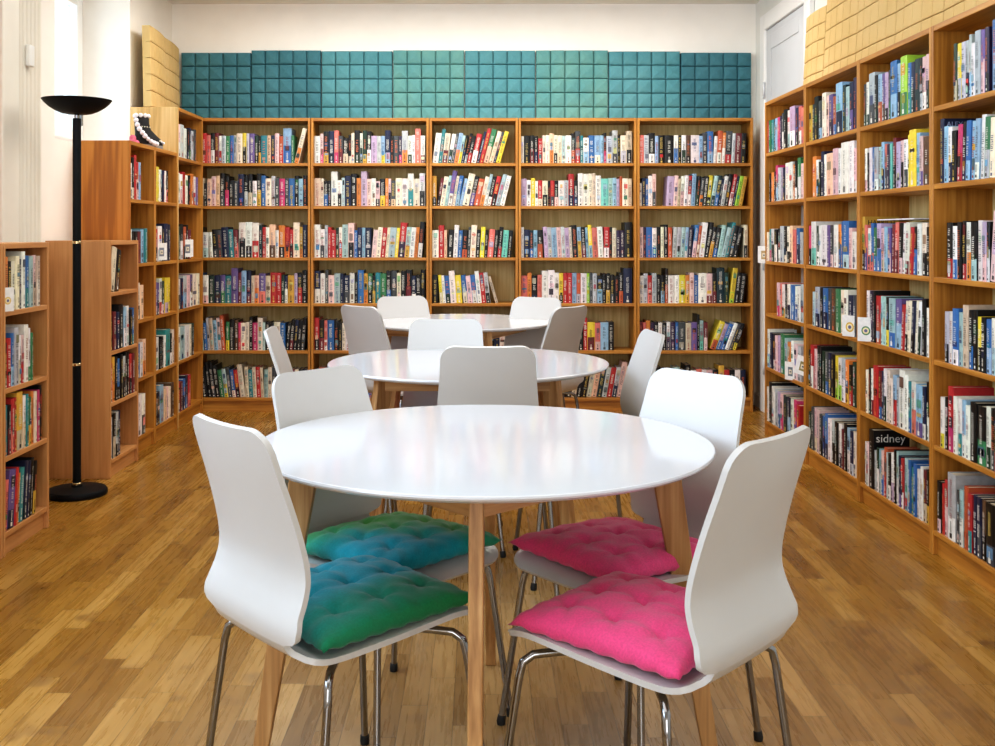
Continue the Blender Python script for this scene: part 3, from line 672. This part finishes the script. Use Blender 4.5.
CH = [ # back-top centre x, y, facing direction, label, cushion
    (-.503, 2.05, (.76,.65), 'white chair at the front table seen from behind, on the near left', 'g1'),
    (-.448, 2.85, (.75,-.66), 'white chair with green cushion across the front table, far left side', 'g2'),
    (.547, 1.92, (-.74,.67), 'white chair with pink cushion at the front table, nearest on the right', 'p1'),
    (.583, 2.79, (-.77,-.64), 'white chair with pink cushion on the far right of the front table', 'p2'),
    (.026, 3.42, (0,1), 'white chair with its back to us between front and middle tables', None),
    (-.815, 4.06, (.99,.06), 'white chair in side view at the left end of the middle table', None),
    (.655, 3.93, (-.99,-.1), 'white chair in side view at the right end of the middle table', 'g3'),
    (-.145, 4.515, (0,-1), 'white chair facing us from behind the middle table', 'p3'),
    (-.62, 5.33, (.7,.7), 'white chair turned away at the near left of the farthest table', None),
    (-.46, 6.16, (.42,-.9), 'white chair facing us behind the left side of the farthest table', 'p4'),
    (.335, 6.06, (-.5,-.86), 'white chair facing us behind the right side of the farthest table', None),
    (.465, 5.28, (-.78,.62), 'white chair turned away at the near right of the farthest table', None),
]
def cushion_mesh(seed, kind):
    n = 44; S = .192; T = .066
    r = random.Random(seed); ph = [r.uniform(0, 6.28) for _ in range(8)]
    tufts = [(a, b_) for a in (-.105, 0, .105) for b_ in (-.105, 0, .105)]
    def pos(i, j, top):
        u, v = -1+2*i/n, -1+2*j/n
        x = S*u*(1-.075*(1-v*v)*u*u); y = S*v*(1-.075*(1-u*u)*v*v)
        ed = max(0, 1-abs(u)**3.0)*max(0, 1-abs(v)**3.0); th = ed**.45
        dip = 0; wr = 0
        for k, (a, b_) in enumerate(tufts):
            d2 = (x-a)**2+(y-b_)**2; dip += math.exp(-d2/(2*.013**2))*.62 + math.exp(-d2/(2*.032**2))*.38
            an = math.atan2(y-b_, x-a); wr += math.exp(-d2/(2*.05**2))*math.sin(5*an+ph[k%8])*.0035
        wr += .0022*math.sin(31*x+ph[0]+9*y)*math.sin(27*y+ph[1])
        # puckered pillow edge
        pk = .003*math.sin(26*u+ph[2])*abs(v)**6 + .003*math.sin(24*v+ph[3])*abs(u)**6
        if top: z = T*.30 + T*.72*th - .019*min(dip,1)*th + wr*th + pk
        else: z = T*.30 - T*.28*min(1, th*1.6) + pk
        return (x, y, z)
    def col(x, y):
        u, v = x/S, y/S
        if kind in ('g1', 'g2', 'g3'):
            te, gr = (12,152,170), (30,122,64)
            if kind == 'g1': f = .5+ .75*u - .55*v*0 + .15*v - .42
            elif kind == 'g2': f = .64 - .7*v - .7*u; gr = (72,146,56)
            else: f = .3
            f += .08*math.sin(9*u+ph[4])
            f = max(0, min(1, f)); f = f*f*(3-2*f)
            c = tuple(a+(b_-a)*f for a, b_ in zip(te, gr))
        else:
            a_, b2 = (236,84,142), (224,66,118)
            f = max(0, min(1, .5+.3*u+.2*math.sin(3*v+ph[5]))); c = tuple(p+(q_-p)*f for p, q_ in zip(a_, b2))
        return lin(c)
    m = MB(); idx = {}
    for top in (True, False):
        for i in range(n+1):
            for j in range(n+1):
                edge = i in (0, n) or j in (0, n)
                if not top and edge: idx[(top,i,j)] = idx[(True,i,j)]; continue
                idx[(top,i,j)] = len(m.v); m.v.append(pos(i,j,top))
        for i in range(n):
            for j in range(n):
                q = [idx[(top,i,j)], idx[(top,i+1,j)], idx[(top,i+1,j+1)], idx[(top,i,j+1)]]
                if not top: q.reverse()
                m.f.append(tuple(q)); x, y, _ = pos(i,j,True); m.c.append(col(x+S/n, y+S/n)); m.sm.append(True)
    return m
CUSH = {'g1': 'teal and green tufted cushion on the near left chair of front table', 'g2': 'green and teal tufted cushion on the far left chair of front table', 'p1': 'pink tufted cushion on the nearest right chair of front table', 'p2': 'pink tufted cushion on the far right chair of front table', 'g3': 'teal tufted cushion on the right end chair of the middle table', 'p3': 'pink tufted cushion on the chair behind the middle table', 'p4': 'pink tufted cushion on the chair behind the left of farthest table'}
proto = None
for i, (x, y, fd, lab, cu) in enumerate(CH):
    l = math.hypot(*fd); fx, fy = fd[0]/l, fd[1]/l; rz = math.atan2(fy, fx) - PI/2
    if proto is None: proto = make_chair(lab); o = proto
    else: o = copy_tree(proto); o['label'] = lab
    o.location = (x+.118*fx, y+.118*fy, 0); o.rotation_euler = (0,0,rz)
    if cu:
        q = cushion_mesh(i+3, cu).build('seat_cushion', M_['cushion']); tag(q, CUSH[cu], 'cushion', 'tufted cushions on the chairs')
        off = {'g1': (.006,.178,.02), 'g2': (0,.195,-.04), 'p1': (-.006,.178,.03), 'p2': (.005,.198,-.05)}.get(cu, (0,.22,0))
        q.location = o.location + Matrix.Rotation(rz, 3, 'Z') @ Vector((off[0], off[1], .4355)); q.rotation_euler = (math.radians(1.5), 0, rz+off[2])

# ------------------------------------------------------------------ tables
TR, TH = .532, .738
top_me = MB().lathe([(TR-.035,TH-.020),(TR-.012,TH-.015),(TR-.002,TH-.009),(TR,TH-.005),(TR-.0015,TH-.001),(TR-.004,TH)], 128).mesh('tabletop', M_['lam'], 12)
def leg_me():
    m = MB(); hw = .0145
    def ring(z):
        t = z/(TH-.028); rc = .53 + (.418-.53)*t; wr = .018 + (.034-.018)*t
        return [(rc-wr,-hw,z),(rc+wr,-hw,z),(rc+wr,hw,z),(rc-wr,hw,z)]
    m.loft([ring(0), ring(.35), ring(TH-.0205)], smooth=False); return m.mesh('leg', M_['oak'])
tleg = leg_me()
r_ap = .425*math.cos(PI/4); hl = r_ap - .008
apr = MB().box(-hl, hl, r_ap-.010, r_ap+.010, TH-.066, TH-.0205).mesh('apron', M_['oakx'])
TB = [(.010, 2.497, -2.2, 'front round white table with oak legs, nearest the viewer'), (-.044, 4.04, 45, 'middle round white table between the front and farthest tables'), (-.12, 5.92, 22, 'farthest round white table, closest to the back bookcases')]
pt = None
for x, y, rot, lab in TB:
    if pt is None:
        pt = empty('round_table'); tag(pt, lab, 'table', 'round white tables down the room'); t_ = pt
        o = bpy.data.objects.new('tabletop', top_me); C.objects.link(o); o.parent = pt
        for k in range(4):
            o = bpy.data.objects.new('leg', tleg); C.objects.link(o); o.parent = pt; o.rotation_euler = (0,0,k*PI/2); bevel(o, .003)
        for k in range(4):
            o = bpy.data.objects.new('apron', apr); C.objects.link(o); o.parent = pt; o.rotation_euler = (0,0,PI/4+k*PI/2)
    else: t_ = copy_tree(pt); t_['label'] = lab
    t_.location = (x, y, 0); t_.rotation_euler = (0,0,math.radians(rot))

# ------------------------------------------------------------------ floor lamp
lp = empty('floor_lamp', (-1.892, 4.98, 0)); lp.scale = (1,1,.991); tag(lp, 'tall black floor lamp with upturned bowl between the low bookcases', 'lamp')
MB().lathe([(.134,0),(.137,.006),(.137,.020),(.130,.030),(.06,.036),(.026,.040),(.024,.05)], 64).build('base', M_['black'], lp, 40)
MB().lathe([(.019,.05),(.019,1.782)], 24).build('pole', M_['black'], lp, 40)
for z in (.052, .617, 1.195):
    MB().lathe([(.0185,z-.007),(.0205,z-.005),(.0205,z+.005),(.0185,z+.007)], 24).build('ring', M_['brass'], lp, 40)
MB().lathe([(.012,1.782),(.012,1.797),(.016,1.800),(.012,1.806)], 20).build('neck', M_['chrome'], lp, 40)
MB().lathe([(r_*.925, 1.80+(z_-1.80)*.84) for r_, z_ in [(.03,1.803),(.058,1.804),(.075,1.808),(.105,1.822),(.135,1.843),(.156,1.864),(.168,1.881),(.171,1.884),(.168,1.884),(.156,1.874),(.130,1.858),(.09,1.836),(.05,1.822),(.01,1.818)]], 64).build('lamp_bowl', M_['black'], lp, 60)
MB().lathe([(.045,1.819),(.055,1.826),(.04,1.832),(.01,1.834)], 32).build('bulb_holder', M_['white'], lp, 60)
cpts = [(-.13,.0,.012),(-.17,.02,.006),(-.2,.08,.005),(-.24,.12,.006)]
MB().tube(cpts, .0035, 8).build('power_cord', M_['rubber'], lp)

# ------------------------------------------------------------------ foam wall panels
def panel_mesh(w, h, nx, nz, depth, m, bow=0.0, seed=0):
    r = random.Random(seed); mb = MB(); cw, ch = w/nx, h/nz; g = .0035
    def B(x): return bow*(1-((x/w)*2-1)**2)
    mb.box(.002, w-.002, -.02, 0, .002, h-.002)
    for i in range(nx):
        for k in range(nz):
            x0, x1, z0, z1 = i*cw+g*.5, (i+1)*cw-g*.5, k*ch+g*.5, (k+1)*ch-g*.5; d0 = depth*r.uniform(.97,1.02) if m is not None else depth
            PUFF = ((0,-.018),(0,-d0+.010),(.004,-d0+.004),(.012,-d0),(cw*.38,-d0-.006)) if m is not None else ((0,-.018),(0,-d0+.003),(.003,-d0+.0005),(.012,-d0-.001))
            rings = []
            for ins, y in PUFF:
                a, b_, c, d_ = x0+ins, x1-ins, z0+ins, z1-ins
                rings.append([(a,y-B(a),c),(b_,y-B(b_),c),(b_,y-B(b_),d_),(a,y-B(a),d_)])
            mb.loft(rings, cap0=False, smooth=False)
    return mb
XS = [179.3, 250, 320.4, 392.3, 464.5, 535.9, 609, 681.5, 752.8]; ZT = [51.4,49.2,49.8,49,49.2,49.2,50,51.5]
mats = ['foamt3','foamt3','foamt','foamt2','foamt','foamt2','foamt','foamt3']
for i in range(8):
    s = F/7.50; x0, x1 = (XS[i]-480)/s, (XS[i+1]-480)/s; zt = EYE+(233.5-ZT[i])/s
    o = panel_mesh(x1-x0-.004, zt-2.024, 5, 5, .05+.006*(i%2), M_[mats[i]], .004*((i*7)%3), i).build('foam_panel', M_[mats[i]])
    o.location = (x0+.002, YB-.002, 2.022); tag(o, '%s teal foam tile panel from the left above the back bookcases' % NUM[i], 'acoustic panel', 'teal foam panels above the back bookcases')
for i in range(5):
    w_ = .355 if i == 0 else .497; y0 = 6.14 if i == 0 else 6.28 - i*.50
    o = panel_mesh(w_, .45 if i == 0 else .50, 4 if i == 0 else 5, 5, .05, None, .012 if i == 0 else .007, 20+i).build('foam_panel', M_['foamy'])
    o.location = (XR-.055, y0, 2.022 - 0*i); o.rotation_euler = (math.radians(-3 if i else -3), 0, -PI/2)
    tag(o, '%s yellow foam tile panel counted from the door, on right bookcases' % NUM[i], 'acoustic panel', 'yellow foam panels on top of the right bookcases')
for i in range(2):
    o = panel_mesh(.425, .515, 5, 5, .05, None, .010, 40+i).build('foam_panel', M_['foamy'])
    o.location = (XL+.085-i*.030, 6.665+i*.43, 2.022); o.rotation_euler = (math.radians(-1), 0, PI/2+.07)
    tag(o, ['yellow foam tile panel on the left corner bookcase, end facing the window', 'yellow foam tile panel on the left corner bookcase, against back wall'][i], 'acoustic panel', 'yellow foam panels on the left corner bookcase')

# ------------------------------------------------------------------ small things
bt = empty('boot', (-1.965, 6.25, 1.7305), 0); tag(bt, 'small black boot with fluffy white trim on the medium height bookcase', 'boot')
bt.rotation_euler = (0,0,math.radians(62))
def boot_ring(cx, z, rx, ry, n=20): return [(cx+rx*math.cos(2*PI*j/n), ry*math.sin(2*PI*j/n), z) for j in range(n)]
bl_ = lin((20,20,26)); m = MB()
# toe points to +x; sole outline rings rising into a shaft that leans back
m.loft([boot_ring(.02,.018,.105,.036), boot_ring(.02,.032,.107,.038), boot_ring(.012,.055,.098,.038), boot_ring(-.008,.08,.074,.037), boot_ring(-.028,.105,.054,.036), boot_ring(-.036,.14,.046,.036), boot_ring(-.04,.175,.047,.038), boot_ring(-.042,.182,.044,.035), boot_ring(-.042,.15,.036,.028)], col=bl_)
m.build('boot_upper', M_['boot'], bt)
MB().loft([boot_ring(.02,0,.106,.037), boot_ring(.02,.018,.108,.039)], col=lin((150,150,150))).build('sole', M_['boot'], bt, 40)
tm = MB(); r = random.Random(5)
def puff(c, rad, col):
    rings = [[(c[0]+rad*math.cos(a)*math.cos(t_), c[1]+rad*math.sin(a)*math.cos(t_), c[2]+rad*math.sin(t_)) for a in [2*PI*j/10 for j in range(10)]] for t_ in [-1.5,-.9,-.3,.3,.9,1.5]]
    tm.loft(rings, col=lin(col))
path = [(-.088,.0,.18),(-.092,-.012,.155),(-.09,-.02,.128),(-.082,-.028,.104),(-.066,-.036,.083),(-.05,-.04,.064),(-.03,-.043,.048),(-.008,-.045,.036),(.016,-.045,.028),(.04,-.042,.024)]
for p in path: puff(p, r.uniform(.0125,.0155), (246,242,250))
for a in range(7):
    an = -2.9+a*.62; puff((-.042+.048*math.cos(an), .038*math.sin(an), .184), .013, (250,248,252))
for k in range(6): puff((.03+.017*k, -.012-.002*k, .072-.0075*k), .0085, (244,240,248))
trim_mb = tm
tm = MB()
for p in ((-.102,.004,.05),(-.106,.0,.032),(-.094,-.015,.02)): puff(p, .02, (236,120,150))
tm.build('pink_heel_tuft', M_['boot'], bt)
tm = MB()
tm = trim_mb
for k in range(4): puff((-.07+.02*k, -.037, .118), .0045, (225,220,200))
puff((.075,-.036,.045), .007, (225,220,200)); tm.build('fluffy_trim', M_['boot'], bt)
# wall sensor with hook
ws = MB().box(XL+.037, XL+.06, 5.045, 5.10, 1.226+(233.5-70)/205, 1.226+(233.5-49)/205).build('wall_switch', M_['white']); bevel(ws, .005); tag(ws, 'small white switch box on the fluted trim left of the lamp', 'switch')
# picture cards standing on shelf edges
def card(px, py, X, hpx, wm, rz, label, em, tilt=0, ring=False):
    Y = F*X/(px-480); s = F/Y; z = EYE+(233.5-py)/s; h = hpx/s
    m = MB(); white = lin((240,238,236)); m.box(-wm/2, wm/2, -.0015, .0015, 0, h, white)
    a, b_ = wm*.22, h*.22; c = lin(em)
    if ring:
        n = 20
        for rr, yy, cc in ((wm*.27,-.0019,c),(wm*.19,-.0023,lin((244,228,180))),(wm*.10,-.0027,lin((110,110,150)))):
            m.face([(rr*math.cos(2*PI*j/n), yy, h*.45+rr*math.sin(2*PI*j/n)) for j in range(n)], cc)
    else:
        m.face([(-a,-.0019,b_),(a,-.0019,b_),(a,-.0019,h*.72),(-a,-.0019,h*.72)], c)
        m.face([(-a*.6,-.0023,b_*1.5),(a*.6,-.0023,b_*1.5),(a*.6,-.0023,h*.58),(-a*.6,-.0023,h*.58)], lin((226,214,190)))
        m.face([(-a*.25,-.0027,b_*1.9),(a*.3,-.0027,b_*1.9),(a*.3,-.0027,h*.5),(-a*.25,-.0027,h*.5)], lin((90,100,110)))
    o = m.build('picture_card', M_['card']); o.location = (X, Y, z); o.rotation_euler = (0, tilt, rz)
    tag(o, label, 'card', 'small white picture cards on the bookcases'); return o
RZ = -PI/2
card(764, 263, XRF-.006, 17, .075, RZ*.35, 'white picture card at the outer end of the right bookcase by door', (190,160,110))
card(850, 336.5, XRF-.006, 21, .085, RZ*.62, 'white card with yellow picture in front of books, second right bookcase', (220,180,70), ring=True)
card(866, 341.5, XRF-.006, 24, .075, RZ*.45, 'white card with green emblem on the upright, third right bookcase', (90,140,100), ring=True)
card(790.5, 380, XRF-.006, 18, .075, RZ*.62, 'upright white card on fifth shelf of the right bookcase by door', (120,130,140))
card(801, 375, XRF-.010, 19, .085, RZ*.5, 'tilted white card hanging on the upright of right bookcase by door', (150,140,90), tilt=math.radians(14))
card(161.5, 260, XLF+.004, 17, .08, PI/2*.62, 'white card leaning before books, bookcase under the boot', (130,135,150))
card(187.5, 257, XLF+.004, 17.5, .09, PI/2*.6, 'white card with grey picture in the tall corner bookcase', (120,125,140))
card(7.5, 311.5, -1.796, 24, .055, PI/2*.7, 'white card with yellow ring on top shelf of the low bookcase', (225,195,120), ring=True)
# magazine lying on the row of books in the third right bookcase
mz = MB().box(0, .40, 0, .17, 0, .005, lin((238,236,240))).build('magazine', M_['book']); mz.location = (XRF+.03, 4.70, 1.0602+.2235); mz.rotation_euler = (0,0,-PI/2)
tag(mz, 'thin pale magazine lying across the tops of books, third right bookcase', 'magazine')

# ------------------------------------------------------------------ light
wd_ = bpy.data.worlds.new('daylight'); bpy.context.scene.world = wd_; wd_.use_nodes = True
bg = wd_.node_tree.nodes['Background']; bg.inputs[0].default_value = (.80,.92,1,1); bg.inputs[1].default_value = 1.5
def area(name, loc, rot, sx, sy, power, col):
    l = bpy.data.lights.new(name, 'AREA'); l.shape = 'RECTANGLE'; l.size = sx; l.size_y = sy; l.energy = power; l.color = col
    o = bpy.data.objects.new(name, l); C.objects.link(o); o.location = loc; o.rotation_euler = rot; return o
WARM = (1.0, .95, .88)
area('ceiling_light', (-.1, 1.6, ZC-.03), (0,0,0), 2.6, 1.6, 17, WARM)
area('ceiling_light', (-.1, 4.0, ZC-.03), (0,0,0), 2.6, 1.6, 19, WARM)
area('ceiling_light', (-.1, 6.3, ZC-.03), (0,0,0), 3.0, 1.2, 66, WARM)
area('window_light', (XL+.05, 2.1, 2.0), (0, -PI/2, 0), 1.3, 4.0, 94, (.58,.78,1.0))
area('rear_fill_light', (.3, YF+.05, 1.6), (PI/2, 0, 0), 3.6, 2.2, 112, (.92,.96,1.0))  # added frontal fill behind the camera, brightens the back shelf interiors
area('window_portal', (XL-.75, (WY0+WY1)/2, 2.2), (0, -PI/2, 0), 1.0, 1.2, 14, (.68,.87,1.0))
sc = bpy.context.scene
sc.view_settings.view_transform = 'Standard'; sc.view_settings.look = 'Medium High Contrast'; sc.view_settings.exposure = -.06
try: sc.cycles.max_bounces = 8; sc.cycles.diffuse_bounces = 5; sc.cycles.use_denoising = True
except Exception: pass
print('BOOKS', len(books), 'solo', len(solo), 'min area', vis[min(295,len(vis)-1)]['area'])
